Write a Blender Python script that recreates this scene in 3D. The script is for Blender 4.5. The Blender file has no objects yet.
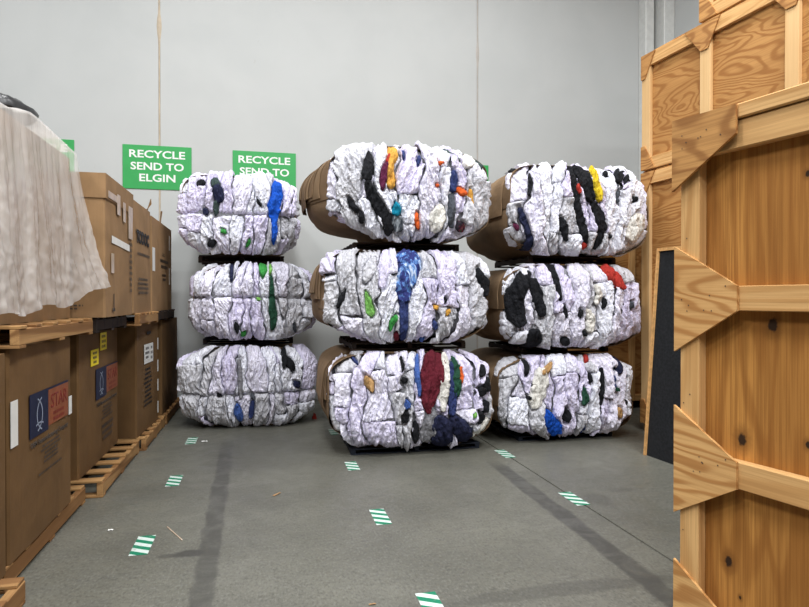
import bpy, bmesh, math, random
from mathutils import Vector, Matrix, noise
C = bpy.context.scene
COL = C.collection
R = math.radians

# ------------------------------------------------------------------ camera, world, lamps, exposure
cam_d = bpy.data.cameras.new('camera')
cam = bpy.data.objects.new('camera', cam_d); COL.objects.link(cam)
cam.location = (0, 0, 1.5)
cam.rotation_euler = (R(90 - 0.42), 0, R(-13.1))
cam_d.sensor_fit = 'HORIZONTAL'; cam_d.sensor_width = 36; cam_d.lens = 36 * 608 / 809
cam_d.clip_start = 0.02
C.camera = cam

wd = bpy.data.worlds.new('world'); C.world = wd; wd.use_nodes = True
wd.node_tree.nodes['Background'].inputs[0].default_value = (0.90, 0.95, 1.0, 1)
wd.node_tree.nodes['Background'].inputs[1].default_value = 0.06

def lamp(x, y, z, sx, sy, power, col=(0.985, 0.995, 1.0)):
    l = bpy.data.lights.new('ceiling_lamp', 'AREA'); l.shape = 'RECTANGLE'
    l.size = sx; l.size_y = sy; l.energy = power; l.color = col
    o = bpy.data.objects.new('ceiling_lamp', l); o.location = (x, y, z); COL.objects.link(o)
for ly, pw in ((-4.6, 190), (-1.4, 250), (2.2, 225), (5.8, 115)):
    for lx, k in ((-4.6, .8), (-.6, 1.05), (3.0, 1.15)):
        lamp(lx, ly, 7.9, 1.3, 0.5, pw * k)

C.view_settings.view_transform = 'Standard'; C.view_settings.look = 'None'
C.view_settings.exposure = 0.15; C.view_settings.gamma = 1; C.view_settings.use_curve_mapping = False

# ------------------------------------------------------------------ materials
def srgb(r, g, b):
    f = lambda v: (v / 255 / 12.92) if v / 255 <= .04045 else ((v / 255 + .055) / 1.055) ** 2.4
    return (f(r), f(g), f(b), 1)

class NT:
    def __init__(s, name):
        s.m = bpy.data.materials.new(name); s.m.use_nodes = True
        s.t = s.m.node_tree; s.b = s.t.nodes['Principled BSDF']; s.out = s.t.nodes['Material Output']
    def n(s, typ, **kw):
        nd = s.t.nodes.new('ShaderNode' + typ)
        for k, v in kw.items(): setattr(nd, k, v)
        return nd
    def set(s, sock, v):
        if isinstance(v, bpy.types.NodeSocket): s.t.links.new(v, sock)
        else: sock.default_value = v
    def math(s, op, a, b=0.0, c=0.0, clamp=False):
        nd = s.n('Math', operation=op, use_clamp=clamp)
        for i, v in enumerate((a, b, c)): s.set(nd.inputs[i], v)
        return nd.outputs[0]
    def coords(s, kind='Object', scale=(1, 1, 1), rnd=0.0):
        tc = s.n('TexCoord'); v = tc.outputs[kind]
        if rnd:
            oi = s.n('ObjectInfo'); vm = s.n('VectorMath', operation='MULTIPLY_ADD')
            cx = s.n('CombineXYZ')
            s.set(cx.inputs[0], s.math('MULTIPLY', oi.outputs['Random'], rnd))
            s.set(cx.inputs[1], s.math('MULTIPLY', oi.outputs['Random'], rnd * 1.7))
            s.set(cx.inputs[2], s.math('MULTIPLY', oi.outputs['Random'], rnd * 0.6))
            s.set(vm.inputs[0], v); vm.inputs[1].default_value = (1, 1, 1); s.set(vm.inputs[2], cx.outputs[0]); v = vm.outputs[0]
        mp = s.n('Mapping'); mp.inputs['Scale'].default_value = scale; s.set(mp.inputs[0], v)
        return mp.outputs[0]
    def noise(s, co, scale, detail=3, dist=0.0, rough=.55):
        nd = s.n('TexNoise'); s.set(nd.inputs['Vector'], co); nd.inputs['Scale'].default_value = scale
        nd.inputs['Detail'].default_value = detail; nd.inputs['Distortion'].default_value = dist
        nd.inputs['Roughness'].default_value = rough
        return nd.outputs['Fac']
    def voro(s, co, scale, feature='F1'):
        nd = s.n('TexVoronoi', feature=feature); s.set(nd.inputs['Vector'], co); nd.inputs['Scale'].default_value = scale
        return nd.outputs['Distance']
    def ramp(s, v, lo, hi, a=0.0, b=1.0, smooth=True):
        nd = s.n('MapRange'); nd.interpolation_type = 'SMOOTHSTEP' if smooth else 'LINEAR'
        s.set(nd.inputs['Value'], v); s.set(nd.inputs['From Min'], lo); s.set(nd.inputs['From Max'], hi)
        nd.inputs['To Min'].default_value = a; nd.inputs['To Max'].default_value = b
        return nd.outputs['Result']
    def mix(s, f, a, b):
        nd = s.n('Mix', data_type='RGBA'); s.set(nd.inputs[0], f); s.set(nd.inputs[6], a); s.set(nd.inputs[7], b)
        return nd.outputs[2]
    def bump(s, h, strength, dist=0.01):
        nd = s.n('Bump'); s.set(nd.inputs['Height'], h); nd.inputs['Strength'].default_value = strength
        nd.inputs['Distance'].default_value = dist; s.set(s.b.inputs['Normal'], nd.outputs[0])
    def fin(s, col, rough=.8, spec=.3):
        s.set(s.b.inputs['Base Color'], col); s.set(s.b.inputs['Roughness'], rough)
        s.b.inputs['Specular IOR Level'].default_value = spec
        return s.m

def dk(c, k): return (c[0] * k, c[1] * k, c[2] * k, 1)

def plain(name, c, rough=.7, spec=.3, var=.12, scale=12, bump=0.0, bs=80):
    n = NT(name); co = n.coords(rnd=5)
    f = n.noise(co, scale, 4)
    col = n.mix(n.ramp(f, .3, .7), dk(c, 1 - var), dk(c, 1 + var))
    if bump: n.bump(n.noise(co, bs, 3), bump, .004)
    return n.fin(col, rough, spec)

def cloth(name, c, var=.06, rough=.85, sheen=.0):
    n = NT(name); co = n.coords(rnd=5)
    f = n.noise(co, 6, 4, .5)
    col = n.mix(n.ramp(f, .3, .7), dk(c, 1 - var), dk(c, 1 + var * .6))
    a = n.coords(scale=(1, 1, .55), rnd=5)
    h = n.math('ADD', n.math('MULTIPLY', n.voro(a, 42), 1.2), n.noise(a, 95, 3, 1.0))
    n.bump(h, .8, .016)
    return n.fin(col, rough, .25)

def patterned(name, c1, c2, c3):
    n = NT(name); co = n.coords(scale=(1, 1, .6), rnd=5)
    f = n.noise(co, 11, 3, 1.5)
    col = n.mix(n.ramp(f, .44, .52), c1, n.mix(n.ramp(f, .55, .62), c2, c3))
    n.bump(n.voro(co, 42), .6, .012)
    return n.fin(col, .85, .25)

def wood(name, c1, c2, axis='x', freq=34, stretch=.12, nscale=3.2, fiber=.25, knots=0, knotlist=None, rough=.75, bands=0, con=1.0, pw=1.6):
    """contour-grain wood; axis = grain direction in the object's own coordinates"""
    n = NT(name)
    sc = {'x': (stretch, 1, 1), 'y': (1, stretch, 1), 'z': (1, 1, stretch)}[axis]
    co = n.coords(scale=sc, rnd=9)
    base = n.noise(co, nscale, 2.5, .35, .45)
    g = n.math('SINE', n.math('MULTIPLY', base, freq))
    g = n.ramp(g, -1.0, 1.0)
    g = n.math('POWER', g, pw)
    fs = {'x': (.02, 1, 1), 'y': (1, .02, 1), 'z': (1, 1, .02)}[axis]
    fb = n.math('ADD', n.math('MULTIPLY', n.noise(n.coords(scale=fs, rnd=9), 160, 2), .55), n.math('MULTIPLY', n.noise(n.coords(scale=fs, rnd=9), 55, 2), .45))
    col = n.mix(n.math('MULTIPLY', g, con), c1, c2)
    col = n.mix(n.math('MULTIPLY', n.ramp(fb, .40, .62), fiber), col, dk(c2, .72))
    tone = n.noise(n.coords(rnd=9), 1.6, 2)
    col = n.mix(n.ramp(tone, .3, .7, 0, .28), col, dk(c2, .9))
    if bands:
        sx = n.n('SeparateXYZ'); n.set(sx.inputs[0], n.coords())
        w = n.n('TexWhiteNoise', noise_dimensions='1D')
        n.set(w.inputs['W'], n.math('FLOOR', n.math('MULTIPLY', sx.outputs[0], bands)))
        col = n.mix(n.math('MULTIPLY', w.outputs[0], .45), col, dk(c2, .8))
    if knots:
        kv = n.voro(n.coords(scale={'x': (.6, 1, 1), 'z': (1, 1, .6), 'y': (1, .6, 1)}[axis], rnd=9), knots)
        col = n.mix(n.ramp(kv, .05, .085, 1, 0), col, (.05, .022, .008, 1))
    if knotlist:
        pc = n.coords(); wob = n.noise(pc, 60, 2)
        for (kx, kz, kr) in knotlist:
            vm = n.n('VectorMath', operation='SUBTRACT'); n.set(vm.inputs[0], pc); vm.inputs[1].default_value = (kx, 0, kz)
            vs = n.n('VectorMath', operation='MULTIPLY'); n.set(vs.inputs[0], vm.outputs[0]); vs.inputs[1].default_value = (1, 0, .72)
            vl = n.n('VectorMath', operation='LENGTH'); n.set(vl.inputs[0], vs.outputs[0])
            dd = n.math('ADD', vl.outputs['Value'], n.math('MULTIPLY', n.math('SUBTRACT', wob, .5), kr * .9))
            col = n.mix(n.ramp(dd, kr * .9, kr * 2.6, .55, 0), col, dk(c2, .55))
            col = n.mix(n.ramp(dd, kr * .55, kr * 1.0, .95, 0), col, (.022, .011, .006, 1))
    n.bump(n.math('ADD', g, fb), .12, .003)
    return n.fin(col, rough, .25)

M = {}
M['white'] = cloth('cloth_white', (.82, .80, .93, 1))
M['cool'] = cloth('cloth_cool_white', (.85, .86, .95, 1))
M['lav'] = cloth('cloth_lavender_white', (.76, .72, .91, 1))
M['ivory'] = cloth('cloth_ivory', (.81, .79, .74, 1))
M['lgrey'] = cloth('cloth_light_grey', (.62, .62, .67, 1))
M['grey'] = cloth('cloth_grey', srgb(140, 140, 146))
M['dgrey'] = cloth('cloth_dark_grey', srgb(78, 82, 90))
M['black'] = cloth('cloth_black', srgb(23, 24, 29))
M['navy'] = cloth('cloth_navy', srgb(34, 38, 66))
M['navyb'] = cloth('cloth_navy_blue', srgb(50, 62, 110))
M['blue'] = cloth('cloth_royal_blue', srgb(22, 84, 192))
M['mblue'] = cloth('cloth_mid_blue', srgb(70, 100, 170))
M['teal'] = cloth('cloth_teal', srgb(20, 140, 172))
M['green'] = cloth('cloth_green', srgb(60, 150, 70))
M['lime'] = cloth('cloth_lime', srgb(128, 190, 96))
M['dgreen'] = cloth('cloth_dark_green', srgb(34, 74, 56))
M['slate'] = cloth('cloth_slate_green', srgb(62, 78, 76))
M['yellow'] = cloth('cloth_yellow', srgb(214, 186, 40))
M['ochre'] = cloth('cloth_ochre', srgb(212, 158, 70))
M['orange'] = cloth('cloth_orange', srgb(224, 100, 44))
M['red'] = cloth('cloth_red', srgb(172, 52, 44))
M['maroon'] = cloth('cloth_maroon', srgb(96, 26, 40))
M['plum'] = cloth('cloth_plum', srgb(94, 34, 66))
M['tan'] = cloth('cloth_tan', srgb(190, 150, 100))
M['bpat'] = patterned('cloth_blue_white_pattern', srgb(44, 52, 110), srgb(90, 130, 190), srgb(190, 205, 228))
M['gpat'] = patterned('cloth_grey_pattern', srgb(60, 66, 74), srgb(120, 126, 132), srgb(180, 185, 195))
M['mpat'] = patterned('cloth_dark_pattern', srgb(40, 36, 44), srgb(110, 34, 56), srgb(40, 90, 60))

def cardboard(name, c):
    n = NT(name); co = n.coords(rnd=5)
    f = n.noise(co, 3.0, 5, .4)
    col = n.mix(n.ramp(f, .3, .72), dk(c, .82), dk(c, 1.1))
    st = n.noise(n.coords(scale=(1, 1, .05), rnd=5), 60, 2)
    col = n.mix(n.ramp(st, .4, .8, 0, .25), col, dk(c, .7))
    n.bump(n.math('ADD', n.noise(co, 9, 3), n.math('MULTIPLY', st, .25)), .25, .01)
    return n.fin(col, .8, .2)
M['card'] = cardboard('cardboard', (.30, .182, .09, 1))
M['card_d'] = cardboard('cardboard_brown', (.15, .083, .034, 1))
M['card_w'] = cardboard('cardboard_wrap', (.25, .165, .095, 1))
M['card_w2'] = cardboard('cardboard_wrap_dark', (.185, .118, .066, 1))
M['card_edge'] = plain('cardboard_edge', (.46, .34, .22, 1), .9, .1)
M['tape'] = plain('packing_tape', (.46, .36, .27, 1), .3, .5)
M['pap'] = plain('white_label_paper', (.72, .72, .70, 1), .6, .3, .04)
M['ink'] = plain('black_print', (.022, .02, .02, 1), .6, .2, .1)
M['ink_b'] = plain('faded_print', (.07, .055, .045, 1), .7, .2, .2)
M['logo_navy'] = plain('navy_print', srgb(26, 32, 58), .6, .25)
M['logo_org'] = plain('orange_print', srgb(134, 76, 48), .6, .25)
M['logo_red'] = plain('red_print', srgb(118, 42, 34), .6, .25)
M['logo_line'] = plain('pale_print', srgb(150, 160, 180), .6, .25)
M['ylabel'] = plain('yellow_label', srgb(236, 214, 40), .6, .3, .05)
M['gaff'] = plain('sign_green', srgb(48, 160, 82), .45, .4, .03)
M['wht'] = plain('sign_white', (.82, .84, .82, 1), .5, .3, .02)
M['black_pl'] = plain('black_plastic', (.012, .012, .014, 1), .35, .5)
M['felt'] = plain('black_felt_board', (.016, .017, .019, 1), .9, .15, .25, 40, .3, 300)
M['steel'] = plain('white_painted_steel', (.66, .67, .65, 1), .45, .4, .05)
M['pallet_l'] = wood('pallet_wood', srgb(172, 134, 88), srgb(126, 90, 54), 'y', 26, .1, 4, .35, knots=2.2)
M['pallet_x'] = wood('pallet_wood_across', srgb(168, 130, 84), srgb(122, 86, 52), 'x', 26, .1, 4, .35, knots=2.2)
M['pallet_d'] = wood('dark_shaded_pallet_wood', srgb(58, 44, 35), srgb(38, 29, 24), 'x', 26, .1, 4, .3)  # dark wood, with the shade of the gaps put into its colour
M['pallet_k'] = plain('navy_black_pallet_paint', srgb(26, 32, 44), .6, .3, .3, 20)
M['ply_h'] = wood('fir_plywood_along', srgb(214, 166, 104), srgb(172, 116, 60), 'x', 44, .22, 3.4, .18, knots=1.1)
M['ply_far'] = wood('fir_plywood_contour', srgb(184, 136, 80), srgb(146, 96, 48), 'x', 150, .30, 2.4, .3, knots=.7, con=.85, pw=3.0)
M['ply_gus'] = wood('gusset_plywood', srgb(222, 176, 116), srgb(170, 116, 62), 'x', 100, .2, 3.6, .3, knots=.8, con=.8, pw=2.2)
M['ply_gus_d'] = wood('brown_gusset_plywood', srgb(196, 146, 88), srgb(142, 94, 50), 'x', 110, .25, 3.2, .35, knots=.8, con=.8, pw=2.5)
M['pine_x'] = wood('pine_rail', srgb(222, 178, 120), srgb(186, 136, 80), 'x', 90, .05, 3.4, .4, knots=1.3, con=.6, pw=2.2)
M['pine_pale'] = wood('pale_pine_post', srgb(214, 178, 128), srgb(196, 152, 98), 'z', 22, .05, 4.5, .15, knots=1.2)
M['pine_z'] = wood('pine_post', srgb(222, 178, 120), srgb(188, 138, 82), 'z', 90, .05, 3.4, .4, knots=1.3, con=.6, pw=2.2)
M['panel'] = wood('knotty_panel', srgb(200, 142, 72), srgb(146, 92, 38), 'z', 110, .09, 2.6, .55, bands=6.5, con=.6, pw=2.5,
    knotlist=[(.368, 1.41, .021), (.255, .984, .020), (.49, 1.014, .010), (.203, .513, .018), (.25, .397, .006), (.484, 1.918, .009), (.50, 1.885, .006), (.60, .70, .02), (.78, 1.7, .018), (.95, 1.2, .02)])
M['rawedge'] = plain('raw_plywood_edge', srgb(196, 150, 96), .85, .15, .2, 30)
M['nail'] = plain('nail_head', (.05, .04, .035, 1), .5, .5)

def floor_mat():
    n = NT('sealed_concrete'); co = n.coords()
    sx = n.n('SeparateXYZ'); n.set(sx.inputs[0], co); x, y = sx.outputs[0], sx.outputs[1]
    big = n.noise(co, .9, 5, .3, .6); mid = n.noise(co, 5, 6, .6, .65); fine = n.noise(co, 34, 3, .8)
    col = n.mix(n.ramp(big, .3, .7), (.090, .089, .073, 1), (.138, .136, .112, 1))
    col = n.mix(n.ramp(mid, .35, .72, 0, .5), col, (.088, .086, .073, 1))
    col = n.mix(n.ramp(fine, .52, .7, 0, .45), col, (.060, .058, .050, 1))
    f3 = n.noise(n.coords(scale=(1, .55, 1)), 75, 2); col = n.mix(n.ramp(f3, .54, .68, 0, .4), col, (.19, .19, .168, 1)); col = n.mix(n.ramp(f3, .46, .33, 0, .5), col, (.05, .048, .042, 1))
    crk = n.voro(n.coords(scale=(1, .8, 1)), 9, 'DISTANCE_TO_EDGE')
    col = n.mix(n.math('MULTIPLY', n.ramp(crk, 0, .02, 1, 0), n.ramp(mid, .45, .65, 0, .5)), col, (.075, .075, .066, 1))
    wob = n.math('MULTIPLY', n.math('SUBTRACT', n.noise(co, 6, 4), .5), .07)
    def band(x0, k, y0, ya, yb, hw, amt):
        nonlocal col
        d = n.math('ABSOLUTE', n.math('SUBTRACT', n.math('ADD', x, wob), n.math('ADD', n.math('MULTIPLY', n.math('SUBTRACT', y, y0), k), x0)))
        m = n.math('MULTIPLY', n.ramp(d, hw * .75, hw * 1.25, amt, 0), n.math('MULTIPLY', n.ramp(y, ya - .25, ya + .1), n.ramp(y, yb - .3, yb + .2, 1, 0)))
        m = n.math('MULTIPLY', m, n.ramp(mid, .3, .62, .55, 1))
        col = n.mix(m, col, (.05, .049, .043, 1))
    band(-.30, -.018, 3.1, 1.8, 6.6, .06, .85)
    band(1.99, .03, 2.65, 2.2, 5.2, .068, 1.0)
    def blot(cx, cy, rx, ry, amt):
        nonlocal col
        a = n.math('DIVIDE', n.math('SUBTRACT', x, cx), rx); b = n.math('DIVIDE', n.math('SUBTRACT', y, cy), ry)
        d = n.math('ADD', n.math('SQRT', n.math('ADD', n.math('POWER', n.math('ABSOLUTE', a), 2), n.math('POWER', n.math('ABSOLUTE', b), 2))), n.math('MULTIPLY', n.math('SUBTRACT', mid, .5), 1.6))
        col = n.mix(n.ramp(d, .7, 1.15, amt, 0), col, (.045, .044, .039, 1))
    blot(-.42, 3.77, .10, .05, .9); blot(-.55, 3.76, .06, .03, .6)
    blot(1.45, 2.86, .75, .07, .4); blot(2.45, 4.1, .10, .16, .35); blot(2.75, 4.25, .15, .05, .3)
    n.set(n.b.inputs['Roughness'], n.ramp(mid, .3, .7, .34, .52))
    n.bump(n.math('ADD', mid, fine), .08, .004)
    m = n.fin(col, n.ramp(mid, .3, .7, .34, .52), .45)
    return m
M['floor'] = floor_mat()

def wall_mat():
    n = NT('painted_concrete_wall'); co = n.coords()
    a = n.noise(co, 1.1, 4, .3); b = n.noise(n.coords(scale=(1, 1, .4)), 14, 3)
    col = n.mix(n.ramp(a, .3, .7), (.49, .507, .503, 1), (.52, .535, .53, 1))
    sp = n.noise(n.coords(scale=(1.3, 1, .8)), 7, 5, 1.2, .7)
    sel = n.noise(co, 1.7, 1)
    col = n.mix(n.math('MULTIPLY', n.ramp(sp, .70, .74), n.ramp(sel, .5, .6, 0, .6)), col, (.40, .40, .38, 1))
    n.bump(n.math('ADD', a, n.math('MULTIPLY', b, .3)), .10, .01)
    return n.fin(col, .6, .3)
M['wall'] = wall_mat()
M['caulk'] = plain('tan_joint_sealant', srgb(186, 172, 152), .7, .3, .12, 9)
M['caulk2'] = plain('grey_joint_sealant', srgb(178, 172, 166), .7, .3, .08, 9)
M['ceil'] = plain('grey_ceiling', (.32, .32, .32, 1), .9, .1, .03)

def film_mat():
    n = NT('milky_plastic_film'); co = n.coords(scale=(1, 1, .3))
    f = n.noise(co, 2.2, 3, .6)
    n.set(n.b.inputs['Base Color'], (.86, .84, .82, 1)); n.b.inputs['Roughness'].default_value = .2
    n.b.inputs['Specular IOR Level'].default_value = .6
    tr = n.n('BsdfTransparent'); tl = n.n('BsdfTranslucent'); tl.inputs[0].default_value = (.8, .78, .75, 1)
    m1 = n.n('MixShader'); m1.inputs[0].default_value = .25; n.t.links.new(n.b.outputs[0], m1.inputs[1]); n.t.links.new(tl.outputs[0], m1.inputs[2])
    m2 = n.n('MixShader'); n.set(m2.inputs[0], n.ramp(f, .3, .7, .34, .66))
    n.t.links.new(tr.outputs[0], m2.inputs[1]); n.t.links.new(m1.outputs[0], m2.inputs[2])
    n.t.links.new(m2.outputs[0], n.out.inputs[0])
    n.bump(n.noise(n.coords(scale=(1, 1, .3)), 11, 4, 1.0), .5, .02)
    return n.m
M['film'] = film_mat()

def tape_mat():
    n = NT('green_white_hazard_tape'); sx = n.n('SeparateXYZ'); n.set(sx.inputs[0], n.coords())
    d = n.math('ADD', n.math('MULTIPLY', sx.outputs[0], 6.5), n.math('MULTIPLY', sx.outputs[1], 11.0))
    fr = n.math('FRACT', n.math('ADD', d, 50.2))
    sel = n.math('GREATER_THAN', fr, .5)
    wear = n.ramp(n.noise(n.coords('Object', rnd=3), 28, 4, .5), .55, .72, 0, .45)
    col = n.mix(sel, (.5, .57, .54, 1), srgb(18, 112, 82))
    col = n.mix(wear, col, (.25, .25, .22, 1))
    return n.fin(col, .55, .3)
M['floortape'] = tape_mat()

# ------------------------------------------------------------------ mesh helpers
def mesh_obj(name, verts, faces, m, parent=None, smooth=False, label=None, kind=None):
    me = bpy.data.meshes.new(name); me.from_pydata(verts, [], faces); me.update()
    if smooth: me.polygons.foreach_set('use_smooth', [True] * len(me.polygons))
    me.materials.append(M[m] if isinstance(m, str) else m)
    o = bpy.data.objects.new(name, me); COL.objects.link(o)
    if parent: o.parent = parent
    if label: o['label'] = label
    if kind: o['kind'] = kind
    return o

def thing(name, label, cat, loc=(0, 0, 0), rz=0, group=None):
    o = bpy.data.objects.new(name, None); COL.objects.link(o); o.empty_display_size = .1
    o.location = loc; o.rotation_euler = (0, 0, rz); tag(o, label, cat, group); return o
def tag(o, label, cat, group=None):
    o['label'] = label; o['category'] = cat
    if group: o['group'] = group
    return o

def box_vf(x0, y0, z0, x1, y1, z1, ch=.003):
    """box with chamfered long edges (24 verts)"""
    bm = bmesh.new()
    bmesh.ops.create_cube(bm, size=1)
    for v in bm.verts:
        v.co = Vector(((x0 + x1) / 2 + v.co.x * (x1 - x0), (y0 + y1) / 2 + v.co.y * (y1 - y0), (z0 + z1) / 2 + v.co.z * (z1 - z0)))
    if ch: bmesh.ops.bevel(bm, geom=bm.edges[:], offset=ch, segments=1, affect='EDGES')
    bm.verts.index_update()
    vs = [v.co.copy() for v in bm.verts]; fs = [[v.index for v in f.verts] for f in bm.faces]; bm.free()
    return vs, fs
def box(name, a, b, m, parent=None, ch=.003, **k):
    vs, fs = box_vf(*a, *b, ch); return mesh_obj(name, vs, fs, m, parent, **k)
def prism(name, pts, y0, y1, m, parent=None, **k):
    """polygon in local x,z extruded along y"""
    n = len(pts); vs = [(x, y0, z) for x, z in pts] + [(x, y1, z) for x, z in pts]
    fs = [list(range(n)), list(range(2 * n - 1, n - 1, -1))] + [[i, i + n, (i + 1) % n + n, (i + 1) % n] for i in range(n)]
    return mesh_obj(name, vs, fs, m, parent, **k)
def grid_faces(nu, nv, off=0):
    return [[off + j * nu + i, off + j * nu + i + 1, off + (j + 1) * nu + i + 1, off + (j + 1) * nu + i] for j in range(nv - 1) for i in range(nu - 1)]

def text_obj(name, body, m, parent, width, cap, mat4, bold=.0, label=None):
    """lettering as a thin mesh; origin = centre bottom of the line, scaled to width x cap height"""
    cu = bpy.data.curves.new('tmp', 'FONT'); cu.body = body; cu.align_x = 'LEFT'; cu.size = 1; cu.offset = bold; cu.extrude = .012; cu.resolution_u = 3
    t = bpy.data.objects.new('tmp', cu); COL.objects.link(t)
    dg = bpy.context.evaluated_depsgraph_get()
    me = bpy.data.meshes.new_from_object(t.evaluated_get(dg)); me.name = name
    bpy.data.objects.remove(t); bpy.data.curves.remove(cu)
    xs = [v.co.x for v in me.vertices]; ys = [v.co.y for v in me.vertices]
    x0, x1, y1 = min(xs), max(xs), max(ys)
    sx = width / (x1 - x0); sy = cap / y1
    for v in me.vertices: v.co = Vector(((v.co.x - (x0 + x1) / 2) * sx, v.co.y * sy, v.co.z * .08))
    me.materials.append(M[m]); o = bpy.data.objects.new(name, me); COL.objects.link(o)
    o.parent = parent; o.matrix_local = mat4
    if label: o['label'] = label
    return o

# ------------------------------------------------------------------ setting
def build_setting():
    # floor: cross-section with a sawn joint at x = 2.28
    prof = [(-9, 0), (-.0, 0), (2.272, 0), (2.276, -.012), (2.284, -.012), (2.288, 0), (9, 0)]
    vs = [(x, -8, z) for x, z in prof] + [(x, 9.4, z) for x, z in prof]; n = len(prof)
    fl = mesh_obj('floor', vs, [[i, i + 1, i + 1 + n, i + n] for i in range(n - 1)], 'floor'); fl['kind'] = 'structure'
    w = box('wall_back', (-9, 9.13, 0), (9, 9.33, 8.6), 'wall', ch=0); w['kind'] = 'structure'
    seams = [-6.13, -1.41, 3.30, 8.02]; ed = [-9] + seams + [9]
    for a, b in zip(ed[:-1], ed[1:]):
        box('wall_panel', (a + .010, 9.1, 0), (b - .010, 9.131, 8.6), 'wall', w, ch=.006)
    random.seed(5)
    for sxx, lump, mm in ((-1.41, 5.32, 'caulk'), (3.30, 5.35, 'caulk2')):
        vs = []; fs = []; nz = 90
        for i in range(nz):
            z = 8.6 * i / (nz - 1); hw = .0105 + .002 * noise.noise(Vector((sxx, z * 3, 0))) + (.03 if mm == 'caulk' else .022) * math.exp(-((z - lump) / .16) ** 2) * (1 + .4 * noise.noise(Vector((z * 9, 1, 2))))
            vs += [(sxx - hw, 9.102, z), (sxx, 9.093 - hw * .2, z), (sxx + hw, 9.102, z)]
        for i in range(nz - 1):
            for k in (0, 1): fs.append([i * 3 + k, i * 3 + k + 1, i * 3 + k + 4, i * 3 + k + 3])
        mesh_obj('joint_sealant', vs, fs, mm, w, smooth=True)
    wr = box('wall_right', (6.62, -8, 0), (6.82, 9.13, 8.6), 'wall', ch=0); wr['kind'] = 'structure'
    ce = box('ceiling', (-9, -8, 8.6), (9, 9.33, 8.75), 'ceil', ch=0); ce['kind'] = 'structure'
    # corner column: web, two flanges and a conduit beside it
    t = box('trim_1', (6.16, 8.90, 0), (6.32, 9.10, 8.6), 'steel', ch=.012); t['kind'] = 'structure'
    t = box('trim_2', (6.42, 8.78, 0), (6.62, 9.10, 8.6), 'steel', ch=.012); t['kind'] = 'structure'
build_setting()

# ------------------------------------------------------------------ signs
def sign(x0, x1, z0, z1, label):
    t = thing('wall_sign', label, 'sign', ((x0 + x1) / 2, 9.1, z0), group='green recycling signs on the back wall')
    w, h = x1 - x0, z1 - z0
    bd = box('board', (-w / 2, -.012, 0), (w / 2, -.002, h), 'gaff', t, ch=.002)
    for s, wd, zb in (('RECYCLE', .735, .742), ('SEND TO', .70, .455), ('ELGIN', .475, .185)):
        text_obj('lettering', s, 'wht', bd, wd, .103, Matrix.Translation((-.0, -.0125, zb * h * .97)) @ Matrix.Rotation(R(90), 4, 'X'), bold=.022, label='white line of capital lettering')
    return t
sign(-1.89, -.983, 3.035, 3.645, 'green sign reading RECYCLE SEND TO ELGIN, fully visible left of the bales')
sign(-.422, .474, 3.03, 3.64, 'green recycling sign partly hidden behind the topmost bale of the left stack')
sign(-3.40, -2.50, 3.06, 3.665, 'green sign mostly hidden behind the plastic-covered box')
sign(2.58, 3.48, 3.01, 3.615, 'green sign peeking out between the tops of the centre and right bale stacks')

# ------------------------------------------------------------------ crates
def nails(parent, pts, y):
    vs = []; fs = []
    for (x, z) in pts:
        b = len(vs)
        for k in range(6): vs.append((x + .0028 * math.cos(k * math.pi / 3), y - .0012, z + .0028 * math.sin(k * math.pi / 3)))
        fs.append([b + k for k in range(6)])
    o = mesh_obj('nail_heads', vs, fs, 'nail', parent, kind='stuff')

def crate_near():
    t = thing('wooden_crate', 'large knotty-panelled wooden crate nearest the camera on the right', 'crate', (1.661, 2.142, 0), math.atan2(-.976, .22))
    L, D = 2.42, 1.15
    box('panel', (.03, -.002, .17), (L - .03, .016, 2.19), 'panel', t, ch=0)
    box('back_panel', (.03, D - .016, .17), (L - .03, D, 2.19), 'panel', t, ch=0)
    box('end_panel', (.0, -.001, .17), (.018, D, 2.19), 'ply_h', t, ch=0)
    box('end_panel', (L - .018, -.001, .17), (L, D, 2.19), 'ply_h', t, ch=0)
    box('lid', (-.005, -.058, 2.152), (L, D, 2.204), 'pine_x', t, ch=.004)
    box('base', (.0, -.035, .125), (L, D, .172), 'pine_x', t, ch=.003)
    for y in (-.03, .5, 1.05): box('skid', (.0, y, 0), (L, y + .09, .125), 'pine_x', t)
    for x in (.02, .80, 1.55, L - .105): box('post', (x, -.045, .172), (x + .085, -.002, 2.15), 'pine_z', t)
    for i in range(3):
        xa, xb = (.105, .80, 1.55)[i], (.80, 1.55, L - .105)[i]
        if i: xa += .085
        for za, zb in ((2.047, 2.148), (1.457, 1.548), (.81, .908), (.173, .272)):
            box('rail', (xa, -.045, za), (xb, -.002, zb), 'pine_x', t)
    g = [(0, 2.209), (.274, 2.2), (.274, 2.095), (.0, 1.928)]
    gs = [g, [(0, 1.71), (.271, 1.548), (.271, 1.457), (0, 1.291)], [(0, 1.075), (.271, .908), (.271, .81), (0, .645)],
          [(0, .457), (.274, .29), (.274, .18), (0, .175)]]
    pts = []
    random.seed(11)
    for k, q in enumerate(gs):
        gq = prism('gusset', q, -.072 if k == 0 else -.057, -.059 if k == 0 else -.045, 'ply_gus_d' if k == 0 else 'ply_gus', t)
        zc = sum(p[1] for p in q) / 4
        nails(gq, [(random.uniform(.03, .23), zc + random.uniform(-.05, .05)) for _ in range(7)], -.0722 if k == 0 else -.0572)
    nails(t, [(random.uniform(.03, .095), random.uniform(.5, 1.9)) for _ in range(14)], -.0452)
crate_near()

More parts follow.
